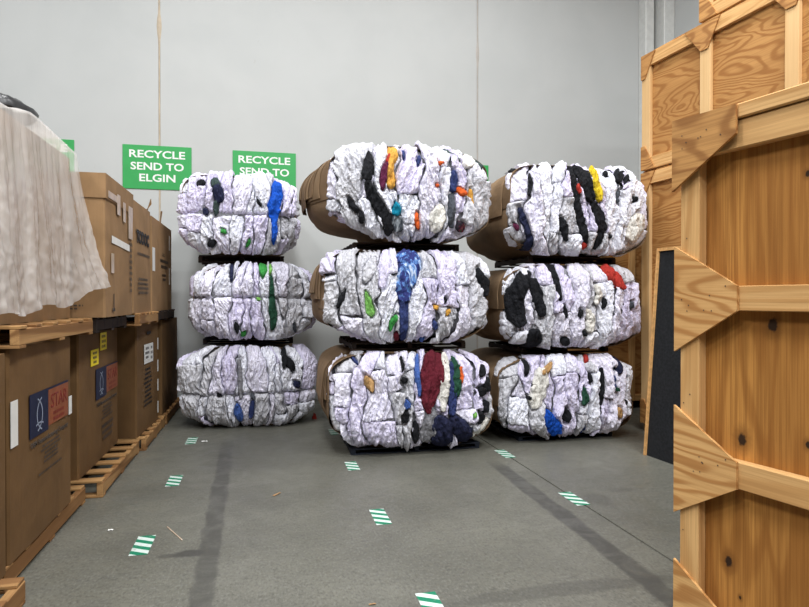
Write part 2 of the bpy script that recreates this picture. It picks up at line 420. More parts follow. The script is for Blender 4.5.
FD = R(-84.5)
def crate_far(name, label, x0, x1, z0, h, D, posts, bay='ply_far', loc=(4.26, 6.17), skids=True, gtop=True, mid=True):
    """framed plywood crate; local x runs along the visible face towards the camera"""
    t = thing(name, label, 'crate', (loc[0], loc[1], z0), FD, None)
    pw, rh = .13, .135
    sk = .09 if skids else .0
    if skids:
        for y in (.0, D / 2 - .05, D - .1): box('skid', (x0, y, 0), (x1, y + .1, sk), 'pine_x', t)
    ed = posts
    for a, b in zip(ed[:-1], ed[1:]):
        box('panel', (a + .065, .0, sk), (b + .065, .015, h), bay, t, ch=0)
    box('end_panel', (x0, .0, sk), (x0 + .015, D, h), bay, t, ch=0)
    box('end_panel', (x1 - .015, .0, sk), (x1, D, h), bay, t, ch=0)
    box('back_panel', (x0, D - .015, sk), (x1, D, h), bay, t, ch=0)
    box('lid', (x0, -.02, h), (x1, D, h + .022), 'ply_h', t, ch=.002)
    for p in posts: box('post', (p, -.042, sk), (p + pw, .0, h), 'pine_pale', t)
    for a, b in zip(posts[:-1], posts[1:]):
        box('rail', (a + pw, -.042, h - rh), (b, .0, h - .002), 'pine_x', t)
        box('rail', (a + pw, -.042, sk), (b, .0, sk + rh), 'pine_x', t)
    gh = .27
    for i, p in enumerate(posts):
        if i == 0: q = [(p, h), (p + .22, h), (p + .06, h - gh), (p, h - gh)]
        elif i == len(posts) - 1: q = [(p - .1, h), (p + pw, h), (p + pw, h - gh), (p + .05, h - gh)]
        else: q = [(p - .2, h), (p + .26, h), (p + .11, h - gh), (p + .02, h - gh)]
        if gtop: prism('gusset', q, -.056, -.0425, 'ply_gus_d', t)
        q2 = [(x, sk + h - z) for x, z in q][::-1]
        prism('gusset', q2, -.056, -.0425, 'ply_gus_d', t)
    return t
crate_far('wooden_crate', 'upper framed plywood crate with contour grain, its corner seen against the white wall', 0, 2.85, 2.96, 1.30, 1.5, [0, .85, 1.79, 2.72], skids=False)
crate_far('wooden_crate', 'lower framed plywood crate beside the right bale stack, mostly behind the near crate', 0, 2.85, 0, 2.93, 1.5, [0, .85, 1.79, 2.72])
crate_far('wooden_crate', 'topmost wooden crate, only its bottom corner showing at the top right of the photo', 0.85, 2.85, 4.285, 1.1, 1.4, [.85, 1.79, 2.72], skids=False)

def black_panel():
    t = thing('display_panel', 'tall black-faced panel with raw wood edge, between right bales and near crate', 'panel', (3.575, 5.15, 0), R(-85.6))
    H, L, ln = 1.99, 1.35, .15
    def wedge(name, x0, x1, off, m, z1=H, z0=0):
        f = lambda z: ln * z / H + off
        vs = [(x, y, z) for x in (x0, x1) for (y, z) in ((f(z0), z0), (.30, z0), (.30, z1), (f(z1), z1))]
        mesh_obj(name, vs, [[0, 1, 2, 3], [7, 6, 5, 4], [0, 4, 5, 1], [1, 5, 6, 2], [2, 6, 7, 3], [3, 7, 4, 0]], m, t)
    wedge('felt_face', .0, L, .012, 'felt', H - .03)
    wedge('edge_board', -.02, 0, -.012, 'rawedge')
    wedge('edge_board', L, L + .02, -.012, 'rawedge')
    # top board
    vs = [(x, y, z) for x in (0, L) for (y, z) in ((ln - .006, H - .029), (.30, H - .029), (.30, H), (ln - .006, H))]
    mesh_obj('top_board', vs, [[0, 1, 2, 3], [7, 6, 5, 4], [0, 4, 5, 1], [1, 5, 6, 2], [2, 6, 7, 3], [3, 7, 4, 0]], 'rawedge', t)
black_panel()

# a plain crate in the corner behind the right-hand bales
def corner_crate():
    t = thing('wooden_crate', 'plain plywood crate in shadow behind the right bale stack', 'crate', (4.93, 7.45, 0))
    box('body', (-.55, 0, .1), (.55, 1.2, 2.35), 'ply_far', t, ch=.004)
    for x in (-.55, -.04, .46): box('post', (x, -.04, .1), (x + .09, 0, 2.35), 'pine_z', t)
    for z in (.1, 1.2, 2.26): box('rail', (-.46, -.03, z), (.46, 0, z + .09), 'pine_x', t)
    for x in (-.5, -.05, .4): box('skid', (x, 0, 0), (x + .1, 1.2, .1), 'pallet_l', t)
corner_crate()

# ------------------------------------------------------------------ pallets
def pallet(label, x0, x1, y0, y1, z, h, dm='pallet_x', sm='pallet_l', nb=6, group=None, rz=0):
    cx, cy = (x0 + x1) / 2, (y0 + y1) / 2; W, L = x1 - x0, y1 - y0
    t = thing('pallet', label, 'pallet', (cx, cy, z), rz, group)
    bt = min(.018, h * .2)
    for k in range(3):
        xx = -W / 2 + (W - .045) * k / 2
        box('stringer', (xx, -L / 2, bt + .0005), (xx + .045, L / 2, h - bt - .0005), sm, t)
    bw = .095
    random.seed(int(abs(x0 * 100 + y0 * 37 + z * 11)))
    for k in range(nb):
        yy = -L / 2 + (L - bw) * k / (nb - 1)
        e = random.uniform(-.006, .008)
        box('deck_board', (-W / 2 + random.uniform(0, .01), yy + e * (0 < k < nb - 1), h - bt), (W / 2 + random.uniform(-.006, .01), yy + bw + e * (0 < k < nb - 1), h), dm, t)
    for k in range(3):
        yy = -L / 2 + (L - bw) * k / 2
        box('bottom_board', (-W / 2, yy, 0), (W / 2, yy + bw, bt), dm, t)
    return t

# ------------------------------------------------------------------ cardboard boxes on the left
FX = Matrix(((0, 0, 1, 0), (1, 0, 0, 0), (0, 1, 0, 0), (0, 0, 0, 1)))     # text frame for faces looking along +x
def on_face(x, y, z): return Matrix.Translation((x, y, z)) @ FX

def carton(label, x0, x1, y0, y1, z0, z1, m='card', bulge=.012, seed=0, lid=0.0, rz=0.0, flaps=True):
    cx, cy = (x0 + x1) / 2, (y0 + y1) / 2; W, L, h = x1 - x0, y1 - y0, z1 - z0
    t = thing('cardboard_box', label, 'box', (cx, cy, z0), rz)
    n = 13; hz = h
    per = []
    cr = .012
    cs = [(W / 2, -L / 2), (W / 2, L / 2), (-W / 2, L / 2), (-W / 2, -L / 2)]
    for k in range(4):
        a = Vector(cs[k]); b = Vector(cs[(k + 1) % 4]); d = (b - a).normalized(); nrm = Vector((d.y, -d.x))
        for i in range(n):
            s = i / (n - 1); p = a + d * cr + (b - a - d * 2 * cr) * s
            per.append((p, nrm, math.sin(math.pi * s)))
    nz = 12; vs = []
    for j in range(nz):
        z = hz * j / (nz - 1); bz = math.sin(math.pi * j / (nz - 1)) ** .8
        for i, (p, nr, bs) in enumerate(per):
            w = .006 * noise.noise(Vector((p.x * 3 + seed, p.y * 3, z * 3)))
            o = nr * ((bulge * bz + w) * bs)
            vs.append((p.x + o.x, p.y + o.y, z))
    P = len(per); fs = [[j * P + i, j * P + (i + 1) % P, (j + 1) * P + (i + 1) % P, (j + 1) * P + i] for j in range(nz - 1) for i in range(P)]
    fs.append(list(range(P))[::-1])
    b = mesh_obj('body', vs, fs, m, t)
    if flaps:
        for k, (xa, xb) in enumerate(((-W / 2 + .004, -.003), (.003, W / 2 - .004))):
            box('flap', (xa, -L / 2 + .004, hz - .002), (xb, L / 2 - .004, hz + .004), m, t, ch=.001)
    if lid:
        e = .007 + bulge * .35; q = .004
        ring = [(W / 2 + e, -L / 2 - e), (W / 2 + e, L / 2 + e), (-W / 2 - e, L / 2 + e), (-W / 2 - e, -L / 2 - e)]
        vv = []; N = 10
        for zz in (0, 1):
            for k in range(4):
                a, c = ring[k], ring[(k + 1) % 4]
                for i in range(N):
                    s = i / N
                    vv.append((a[0] + (c[0] - a[0]) * s, a[1] + (c[1] - a[1]) * s, hz + .008 if zz else hz - lid + .012 * noise.noise(Vector((k * 3 + s * 6, seed, 1)))))
        T = 4 * N; ff = [[i, (i + 1) % T, T + (i + 1) % T, T + i] for i in range(T)] + [list(range(T, 2 * T))]
        mesh_obj('lid', vv, ff, m, t)
    t['_W'] = W; t['_L'] = L
    return t
def face_x(t, extra=.0): return t['_W'] / 2 + extra
def patch(t, name, y0, y1, z0, z1, m, x=None, skew=0.0, label=None, th=.003):
    """flat sticker on the aisle side, world-metre offsets relative to the box's base centre"""
    x = face_x(t) if x is None else x
    vs = [(x + d, y, z) for d in (0, th) for (y, z) in ((y0, z0), (y1, z0 + skew), (y1, z1 + skew), (y0, z1))]
    return mesh_obj(name, vs, [[4, 5, 6, 7], [0, 4, 7, 3], [1, 2, 6, 5], [3, 7, 6, 2], [0, 1, 5, 4]], m, t, label=label)
def bars(t, name, y0, y1, z0, z1, rows, m, x, seed, align='c'):
    """a block of small unreadable print as short dashes"""
    random.seed(seed); vs = []; fs = []
    for r in range(rows):
        zc = z1 - (z1 - z0) * (r + .5) / rows; hh = (z1 - z0) / rows * .27
        w = (y1 - y0) * random.uniform(.55, 1); ya = (y0 + y1) / 2 - w / 2; yb = ya + w; y = ya
        while y < yb:
            l = random.uniform(.012, .03); e = min(y + l, yb); b = len(vs)
            vs += [(x, y, zc - hh), (x, e, zc - hh), (x, e, zc + hh), (x, y, zc + hh)]; fs.append([b, b + 1, b + 2, b + 3]); y = e + .010
    return mesh_obj(name, vs, fs, m, t, kind='stuff')
def star_logo(t, ya, yb, yc, za, zb, x, seed):
    """navy square with crossing arcs beside an orange field reading STAR"""
    p1 = patch(t, 'logo_navy_square', ya, yb, za, zb, 'logo_navy', x, label='navy square with crossing pale arcs')
    p2 = patch(t, 'logo_orange_field', yb + .004, yc, za + .02, zb, 'logo_org', x, label='orange printed field with red lettering')
    cy, cz = (ya + yb) / 2, (za + zb) / 2; w, h = (yb - ya), (zb - za); vs = []; fs = []
    def arc(c0, r, a0, a1):
        N = 14; b = len(vs)
        for i in range(N + 1):
            a = R(a0 + (a1 - a0) * i / N)
            for rr in (r - .004, r + .004): vs.append((x + .0045, c0[0] + rr * math.cos(a) * w / h, c0[1] + rr * math.sin(a)))
        for i in range(N): fs.append([b + 2 * i, b + 2 * i + 1, b + 2 * i + 3, b + 2 * i + 2])
    arc((cy - w * .27, cz), h * .42, -68, 68); arc((cy + w * .27, cz), h * .42, 112, 248); arc((cy, cz - h * .62), h * .42, 62, 118)
    mesh_obj('logo_arcs', vs, fs, 'logo_line', p1)
    text_obj('lettering', 'STAR', 'logo_red', p2, (yc - yb) * .8, h * .36, on_face(x + .004, (yb + yc) / 2 + .01, za + h * .50), bold=.0)
    bars(p2, 'small_print', yb + .03, yc - .03, za + h * .12, za + h * .42, 2, 'logo_red', x + .004, seed)
    patch(t, 'logo_rule', ya, yc, zb, zb + .012, 'logo_navy', x)

LB = {}
def left_side():
    # --- lower pallets
    P = 'pallets under the lower row of boxes'
    pallet('light wood pallet corner at the bottom left edge of the photo', -2.4, -1.145, 2.05, 3.34, 0, .13)
    pallet('pallet under the nearest box with the navy and orange logo', -2.45, -1.28, 3.46, 4.90, 0, .13)
    pallet('light wood pallet sticking out under the logo box with yellow labels', -2.42, -1.18, 4.98, 6.36, 0, .13)
    pallet('pallet under the box with the white shipping label and block of print', -2.40, -1.13, 6.42, 7.62, 0, .13)
    pallet('pallet in the back corner under the darkest lower box', -2.38, -1.12, 7.70, 8.98, 0, .13)
    # --- lower boxes
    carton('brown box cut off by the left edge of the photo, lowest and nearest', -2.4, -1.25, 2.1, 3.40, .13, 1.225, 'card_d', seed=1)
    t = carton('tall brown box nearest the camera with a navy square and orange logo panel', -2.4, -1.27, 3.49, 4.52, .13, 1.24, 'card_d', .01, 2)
    def rel(y, z): return y - 4.005, z - .13
    xs = face_x(t, .0125)
    star_logo(t, *[v - 4.005 for v in (3.737, 4.03, 4.41)], .72 - .13, .955 - .13, xs, 3)
    text_obj('lettering', 'OEM Remanufacturing Company', 'ink_b', t, .66, .03, on_face(xs + .001, 4.08 - 4.005, .665 - .13), bold=.01)
    bars(t, 'small_print', -.10, .27, .40, .52, 5, 'ink_b', xs + .001, 5)
    bars(t, 'small_print', -.15, .30, .345, .365, 1, 'ink_b', xs + .001, 6)
    pk = patch(t, 'document_pouch', -.51, -.42, .60, .84, 'pap', face_x(t, .006), label='clear document pouch with white paper')
    patch(t, 'side_label', .44, .50, .60, .72, 'pap', face_x(t, .008))
    LB['b1'] = t
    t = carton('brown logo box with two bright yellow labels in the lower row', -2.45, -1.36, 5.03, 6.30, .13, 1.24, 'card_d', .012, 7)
    xs = face_x(t, .0145); o = 5.665
    star_logo(t, 5.46 - o, 5.80 - o, 6.22 - o, .66 - .13, .905 - .13, xs, 8)
    text_obj('lettering', 'OEM Remanufacturing Company', 'ink_b', t, .70, .03, on_face(xs + .001, 5.84 - o, .60 - .13), bold=.01)
    bars(t, 'small_print', -.02, .38, .33, .45, 4, 'ink_b', xs + .001, 9)
    bars(t, 'small_print', -.05, .42, .14, .30, 3, 'ink_b', xs + .001, 19)
    for (ya, yb, za, zb) in ((5.62, 5.83, 1.06, 1.21), (5.33, 5.56, .955, 1.085)):
        pk = patch(t, 'yellow_label', ya - o, yb - o, za - .13, zb - .13, 'ylabel', face_x(t, .010), label='bright yellow paper label with handwriting')
        bars(pk, 'handwriting', ya - o + .04, yb - o - .04, za - .12, zb - .14, 3, 'ink', face_x(t, .0138), int(ya * 10))
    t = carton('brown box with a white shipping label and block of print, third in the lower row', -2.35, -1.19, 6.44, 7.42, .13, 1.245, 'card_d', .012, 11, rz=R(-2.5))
    xs = face_x(t, .0145)
    pk = patch(t, 'shipping_label', -.24, .16, .70, .90, 'pap', xs, label='white shipping label')
    bars(pk, 'label_print', -.21, -.02, .74, .88, 3, 'ink', xs + .004, 12); bars(pk, 'label_print', .04, .13, .72, .88, 3, 'ink', xs + .004, 13)
    bars(t, 'printed_text', -.25, .12, .25, .66, 9, 'ink', xs, 14)
    patch(t, 'hand_hole', -.12, .06, 1.0, 1.03, 'ink', xs, label='dark hand hole')
    for z in (.08, .33, .55, .8): patch(t, 'edge_wear', .45, .485, z, z + .13, 'pap', face_x(t, .002))
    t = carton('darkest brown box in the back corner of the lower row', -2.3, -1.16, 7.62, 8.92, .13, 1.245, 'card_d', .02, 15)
    # --- upper pallets
    pallet('light wood pallet under the plastic-covered box, resting on lower boxes', -2.45, -1.21, 3.46, 4.84, 1.245, .118)
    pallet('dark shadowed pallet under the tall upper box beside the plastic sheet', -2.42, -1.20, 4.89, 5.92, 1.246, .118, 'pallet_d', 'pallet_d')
    pallet('light wood pallet with broken boards under the upper box printed with black letters', -2.35, -1.10, 5.97, 6.98, 1.252, .118)
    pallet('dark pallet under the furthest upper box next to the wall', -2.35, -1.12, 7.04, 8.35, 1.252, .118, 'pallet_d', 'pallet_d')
    # --- upper boxes
    carton('large upper box under the milky plastic sheet', -2.5, -1.347, 3.30, 4.80, 1.364, 2.505, 'card', .006, 21)
    t = carton('tall upper box with a lid, white labels and tape, right of the plastic sheet', -2.5, -1.135, 4.87, 5.83, 1.364, 2.42, 'card', .008, 22, lid=.175)
    xs = face_x(t, .010); o = 5.35; zb = 1.364
    patch(t, 'packing_tape', 4.92 - o, 5.30 - o, 2.26 - zb, 2.31 - zb, 'tape', face_x(t, .0125), label='shiny packing tape')
    patch(t, 'packing_tape', 5.20 - o, 5.30 - o, 2.17 - zb, 2.33 - zb, 'tape', face_x(t, .014), label='shiny packing tape')
    patch(t, 'packing_tape', 5.42 - o, 5.50 - o, 2.14 - zb, 2.30 - zb, 'tape', face_x(t, .0125), label='shiny packing tape')
    patch(t, 'packing_tape', 5.62 - o, 5.78 - o, 2.02 - zb, 2.30 - zb, 'tape', face_x(t, .0125), label='shiny packing tape')
    patch(t, 'torn_label', 5.04 - o, 5.66 - o, 1.93 - zb, 1.985 - zb, 'pap', xs, skew=-.02, label='torn white paper label')
    patch(t, 'torn_label', 5.02 - o, 5.10 - o, 1.70 - zb, 1.85 - zb, 'tape', xs)
    patch(t, 'printed_arrow', 5.09 - o, 5.105 - o, 1.42 - zb, 1.54 - zb, 'ink_b', xs)
    patch(t, 'printed_arrow', 5.06 - o, 5.13 - o, 1.405 - zb, 1.43 - zb, 'ink_b', xs)
    bars(t, 'edge_print', 5.66 - o, 5.80 - o, 1.55 - zb, 2.0 - zb, 9, 'ink_b', xs, 23)
    # print low on the face that looks at the camera
    bb = bars(t, 'small_print', .0, .22, .055, .10, 2, 'ink_b', 0.0, 24)
    bb.matrix_local = Matrix.Translation((.33, -.4895, 0)) @ Matrix.Rotation(R(-90), 4, 'Z')
    t = carton('upper box with large black printed letters, second from the wall', -2.4, -1.14, 5.90, 6.76, 1.37, 2.40, 'card', .012, 25)
    o = 6.33; zb = 1.37; xs = face_x(t, .0145)
    text_obj('lettering', 'TODOC', 'ink', t, .62, .115, on_face(xs, 6.29 - o, 2.03 - zb), bold=.06, label='heavy black printed letters')
    bars(t, 'small_print', -.35, .35, .53, .58, 1, 'ink_b', xs, 26); bars(t, 'small_print', -.3, .25, .17, .34, 4, 'ink_b', xs, 27)
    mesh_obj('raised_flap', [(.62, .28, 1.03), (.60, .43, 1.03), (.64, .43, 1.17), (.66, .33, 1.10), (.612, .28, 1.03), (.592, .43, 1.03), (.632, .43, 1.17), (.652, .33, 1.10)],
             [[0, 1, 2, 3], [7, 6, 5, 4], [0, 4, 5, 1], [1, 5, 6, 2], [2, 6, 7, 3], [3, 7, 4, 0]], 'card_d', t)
    t = carton('furthest upper box next to the white wall, with black symbols', -2.4, -1.14, 6.84, 8.26, 1.37, 2.375, 'card', .012, 28)
    o = 7.55; zb = 1.37; xs = face_x(t, .0145)
    for ya, yb, za, zc in ((7.28, 7.90, 1.84, 1.97), (7.42, 7.62, 1.99, 2.03), (7.40, 7.75, 1.70, 1.80)):
        bars(t, 'printed_symbols', ya - o, yb - o, za - zb, zc - zb, 2, 'ink', xs, int(ya * 100))
    patch(t, 'white_label', 6.86 - o, 7.0 - o, 1.80 - zb, 2.05 - zb, 'pap', face_x(t, .004), label='narrow white label')
    patch(t, 'packing_tape', 7.98 - o, 8.06 - o, 2.1 - zb, 2.28 - zb, 'tape', face_x(t, .008)); patch(t, 'packing_tape', 7.98 - o, 8.06 - o, 1.68 - zb, 1.88 - zb, 'tape', face_x(t, .008))
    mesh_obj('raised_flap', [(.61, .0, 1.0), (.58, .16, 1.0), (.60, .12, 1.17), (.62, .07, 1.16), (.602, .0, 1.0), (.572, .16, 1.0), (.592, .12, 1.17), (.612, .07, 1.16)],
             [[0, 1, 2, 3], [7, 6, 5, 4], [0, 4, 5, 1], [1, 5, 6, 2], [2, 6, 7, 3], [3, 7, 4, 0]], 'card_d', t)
left_side()

def plastic_sheet():
    """one sheet: top -> over the aisle edge -> hanging folds with a flared far corner"""
    nu, nv = 130, 90; vs = []
    for j in range(nv):
        t = j / (nv - 1)                                   # 0 = inner edge on top, .25 = box edge, 1 = hem
        for i in range(nu):
            s = i / (nu - 1); y = 3.25 + (4.838 - 3.25) * s
            tent = .020 + (.075 if y > 3.98 else .075 * math.exp(-((y - 3.98) / .22) ** 2)) * (1 - .5 * max(0, (y - 4.1) / .74))
            if t < .22:
                k = t / .22; x = -2.2 + (-1.332 + 2.2) * k; z = 2.50 + .020 + (tent - .012) * (.35 + .65 * k)
                vs.append((x, y, z + .004 * noise.noise(Vector((x * 5, y * 5, 3))))); continue
            k = (t - .22) / .78
            ztop = 2.50 + tent
            hem = 1.40 + .10 * s + .11 * max(0, s - .72) / .28 + .02 * math.sin(s * 17)
            z = ztop + (hem - ztop) * k
            out = .015 + .06 * k * (.55 + .45 * s) + .155 * (k ** 2.4) * max(0, (s - .45) / .55) ** 2
            q = s * 1.59 + .10 * k * noise.noise(Vector((s * 3, k * 2, 4)))
            fold = (.075 * abs(noise.noise(Vector((q * 4.2, k * .7, 1)))) + .028 * abs(noise.noise(Vector((q * 9.5, k * 1.3, 6)))) + .010 * abs(noise.noise(Vector((q * 21, k * 3, 8))))) * (k ** .6)
            cr = .016 * noise.noise(Vector((y * 9, z * 9, 5))) + .010 * noise.noise(Vector((y * 24, z * 21, 9)))
            x = -1.332 + out + abs(fold) * .9 + abs(cr) * k
            yy = y + (.012 * math.sin(k * 5 + s * 20) + .03 * k * max(0, s - .8) * 5 * .3) * k
            vs.append((x, yy, z))
    o = mesh_obj('plastic_sheet', vs, grid_faces(nu, nv), 'film', smooth=True)
    tag(o, 'milky plastic sheet draped over the large upper box on the left', 'sheet')
    # black bundle on top
    vs = []; fs = []; nr, ns = 10, 22
    for j in range(nr):
        for i in range(ns):
            a = 2 * math.pi * i / ns; ph = math.pi / 2 * j / (nr - 1)
            d = 1 + .16 * noise.noise(Vector((math.cos(a) * 2, math.sin(a) * 2, ph * 2)))
            vs.append((-1.52 + .17 * math.cos(a) * math.cos(ph) * d, 4.10 + .26 * math.sin(a) * math.cos(ph) * d, 2.606 + .10 * math.sin(ph) ** .8 * d))
    for j in range(nr - 1):
        for i in range(ns): fs.append([j * ns + i, j * ns + (i + 1) % ns, (j + 1) * ns + (i + 1) % ns, (j + 1) * ns + i])
    b = mesh_obj('plastic_bag', vs, fs, 'black_pl', smooth=True)
    tag(b, 'black plastic bundle lying on top of the plastic-covered box', 'bag')
plastic_sheet()

# ------------------------------------------------------------------ bales
def nz(x, y, z): return noise.noise(Vector((x, y, z)))

class Bale:
    def __init__(s, name_label, cx, y0, z0, W, H, D, bbox, seed, specs, crease=None, cuts=(0.22, 0.22, 0.22, 0.22), bl=.16, br=.05, mix=('white', 'cool', 'lav'), boost=None, split=.5, wraps=3):
        s.W, s.H, s.D, s.bb, s.seed, s.crease, s.cuts, s.bl, s.br = W, H, D, bbox, seed, crease, cuts, bl, br
        s.z0 = z0; s.top = 'topmost' in name_label; s.sag = 'bottom' not in name_label
        s.t = thing('textile_bale', name_label, 'bale', (cx, y0, z0), 0, 'bales of white rags in three stacks')
        random.seed(seed); s.rng = random.Random(seed)
        s.raster(specs); s.core(); s.wrap(wraps); s.tiles(mix, split)
        for sp in specs: s.overlay(*sp)
    def raster(s, specs):
        """where coloured garments sit, the white ones are pushed in"""
        x0, y0, x1, y1 = s.bb; s.mw, s.mh = int(x1 - x0) + 24, int(y1 - y0) + 24
        s.mask = [0.0] * (s.mw * s.mh)
        for m, pts, lf in specs:
            for a, b in zip(pts[:-1], pts[1:]):
                n = max(2, int(math.hypot(b[0] - a[0], b[1] - a[1]) / 1.5))
                for k in range(n + 1):
                    f = k / n; cx = a[0] + (b[0] - a[0]) * f - x0 + 12; cy = a[1] + (b[1] - a[1]) * f - y0 + 12; r = (a[2] + (b[2] - a[2]) * f) * .5
                    for yy in range(max(0, int(cy - r - 1)), min(s.mh, int(cy + r + 2))):
                        for xx in range(max(0, int(cx - r - 1)), min(s.mw, int(cx + r + 2))):
                            d = max(0, min(1, r + .6 - math.hypot(xx - cx, yy - cy)))
                            if d > s.mask[yy * s.mw + xx]: s.mask[yy * s.mw + xx] = d
    def masked(s, p):
        x0, y0, x1, y1 = s.bb
        fx = (p.x / s.W + .5) * (x1 - x0) + 12; fy = (1 - p.z / s.H) * (y1 - y0) + 12
        i, j = int(fx), int(fy)
        if i < 0 or j < 0 or i >= s.mw - 1 or j >= s.mh - 1: return 0
        u, v = fx - i, fy - j; M_ = s.mask; o = j * s.mw + i
        return (M_[o] * (1 - u) + M_[o + 1] * u) * (1 - v) + (M_[o + s.mw] * (1 - u) + M_[o + s.mw + 1] * u) * v
    def cut(s, u, v): return s.cuts[(2 if v < 0 else 0) + (1 if u > 0 else 0)]        # TL, TR, BL, BR
    def XZ(s, u, v):
        uu = max(-1, min(1, u)); vv = max(-1, min(1, v)); c = s.cut(u, v)
        return uu * (1 - c * abs(vv) ** 6), vv * (1 - .5 * c * abs(uu) ** 6)
    def S(s, u, v):
        X, Z = s.XZ(u, v); r = (u ** 4 + v ** 4) ** .25
        return Vector((s.W / 2 * X, .16 * min(r, 1) ** 4.5 + 1.1 * max(0, r - 1), s.H / 2 + s.H / 2 * Z))
    def nrm(s, u, v):
        e = .02; a = s.S(u + e, v) - s.S(u - e, v); b = s.S(u, v + e) - s.S(u, v - e)
        n = a.cross(b)
        return n.normalized() if n.length > 1e-9 else Vector((0, -1, 0))
    def inv(s, x, z):
        u, v = x, z
        for _ in range(5):
            c = s.cut(u, v)
            u = x / max(.35, 1 - c * min(1, abs(v)) ** 6); v = z / max(.35, 1 - .5 * c * min(1, abs(u)) ** 6)
            u = max(-1.12, min(1.12, u)); v = max(-1.12, min(1.12, v))
        return u, v
    def lump(s, p): return .024 * nz(p.x * 3.1 + s.seed, p.z * 3.1, s.seed * 1.7) + .014 * nz(p.x * 6.5, p.z * 5.5 + s.seed, 3.3)
    def groove(s, u, v):
        if s.crease is None: return 0
        vc = s.crease + .06 * nz(u * 2.2, s.seed, 1)
        return -.04 * math.exp(-((v - vc) / .055) ** 2)
    def crumple(s, p, sd, ca, sa):
        a = p.x * ca + p.z * sa; b = -p.x * sa + p.z * ca       # b runs along the folds
        a += .035 * nz(p.x * 6 + sd, p.z * 5, sd)
        n1 = 1 - 2 * abs(nz(a * 5.5 + sd, b * 1.5, sd)); n2 = 2 * abs(nz(a * 14 + sd, b * 3.4 + 5, sd + 2)) - .5
        n3 = 2 * abs(nz(a * 30 + sd, b * 7.5, sd + 7)) - .5; n4 = 1 - 2 * abs(nz(p.x * 21 + sd, p.z * 19, sd + 11))
        n5 = nz(p.x * 60, p.z * 55, sd)
        return .016 * n1 + .030 * n2 + .025 * n3 + .009 * n4 + .006 * n5
    def rim(s, u, v): return 1 - .5 * max(0, min(1, ((u ** 4 + v ** 4) ** .25 - .82) / .18))
    def fit(s, p):
        """cloth may sag a little past the pallets in front, never behind"""
        m = .014 if p.y < .16 else -.003
        return Vector((p.x, p.y, max(-m if s.sag else (-s.z0 + .005 if p.y < .16 else .004), min(s.H + (.05 if s.top else m), p.z))))
    def core(s):
        n = 33; vs = []
        for j in range(n):
            for i in range(n):
                u = -1.2 + 2.4 * i / (n - 1); v = -1.2 + 2.4 * j / (n - 1)
                p = s.S(u, v); vs.append(s.fit(p + s.nrm(u, v) * (-.05 + s.lump(p))))
        mesh_obj('packed_cloth', vs, grid_faces(n, n), 'grey', s.t, smooth=True, kind='stuff')  # mid-grey core darkens the gaps, putting crevice shade into its colour
    def ring(s, d, off, i, n):
        # perimeter of the unit square
        q = 8 * (i % n) / n; k = int(q) // 2; f = q - 2 * k - 1
        u, v = [(1, f), (-f, 1), (-1, -f), (f, -1)][k]
        X, Z = s.XZ(u, v); k = max(0, min(1, (d - .16) / (s.D - .16))); bul = math.sin(math.pi * k ** .9)
        bx = 1 + (s.bl if X < 0 else s.br) * bul * (1 - 1.3 * Z * Z) - .05 * bul * Z * Z
        x = s.W / 2 * X * bx; z = s.H / 2 * Z * (1 + .0 * bul)
        L = math.hypot(x, z) or 1
        off -= .045 if s.bl == 0 else 0
        x += off * x / L; z += off * z / L * .3
        z = max(-s.H / 2 + .004, min(s.H / 2 - .004, z * (.955 if z > 0 else 1)))
        w = .014 * nz(x * 3, d * 4 + s.seed, z * 3) + .006 * nz(x * 9, d * 11 + s.seed, z * 9)
        return Vector((x + w, d, s.H / 2 + z))
    def wrap(s, wraps):
        n = 96; nd = 22; d0 = .19; vs = []; fs = []
        for j in range(nd):
            d = d0 + (s.D - d0) * j / (nd - 1)
            for i in range(n): vs.append(s.ring(d, .0, i, n))
        for j in range(nd - 1):
            for i in range(n): fs.append([j * n + i, (j + 1) * n + i, (j + 1) * n + (i + 1) % n, j * n + (i + 1) % n])
        fs.append([(nd - 1) * n + i for i in range(n)][::-1])
        mesh_obj('cardboard_wrap', vs, fs, 'card_w', s.t, smooth=True, label='brown cardboard wrapped around the bale')
        # layered cardboard sheets with free front edges down the left and right sides
        rg = s.rng
        for side in (0, 1):
            c = n // 2 if side == 0 else 0     # middle of the left / right side of the ring
            for k in range(wraps if side == 0 else 1):
                i0 = int(c - n * rg.uniform(.10, .16)); i1 = int(c + n * rg.uniform(.12, .17)); df = .17 + .11 * k + rg.uniform(-.02, .03)
                if k == 0: df = .15
                db = min(s.D - .1, df + rg.uniform(.35, .6)); vv = []; m = i1 - i0 + 1; nn = 12
                off = .004 + .011 * k
                for lay in (0, 1):
                    for j in range(nn):
                        for q in range(m):
                            wob = .03 * nz(q * .18 + k * 9, s.seed, side)
                            d = df + wob + (db - df) * j / (nn - 1)
                            o = (off + (.006 if lay == 0 else 0)) * (1 if j < nn - 1 else .4)
                            vv.append(s.ring(d, o, i0 + q + n, n))
                f2 = grid_faces(m, nn); f3 = [[a + m * nn for a in f][::-1] for f in f2]
                fr = [[q, q + m * nn, q + 1 + m * nn, q + 1] for q in range(m - 1)]
                bk = [[a + (nn - 1) * m for a in f][::-1] for f in fr]
                sd = [[j * m, (j + 1) * m, (j + 1) * m + m * nn, j * m + m * nn] for j in range(nn - 1)] + [[j * m + m - 1, j * m + m - 1 + m * nn, (j + 1) * m + m - 1 + m * nn, (j + 1) * m + m - 1] for j in range(nn - 1)]
                mesh_obj('cardboard_sheet', vv, f2 + f3 + fr + bk + sd, 'card_w2' if (k + s.seed) % 2 else 'card_w', s.t)
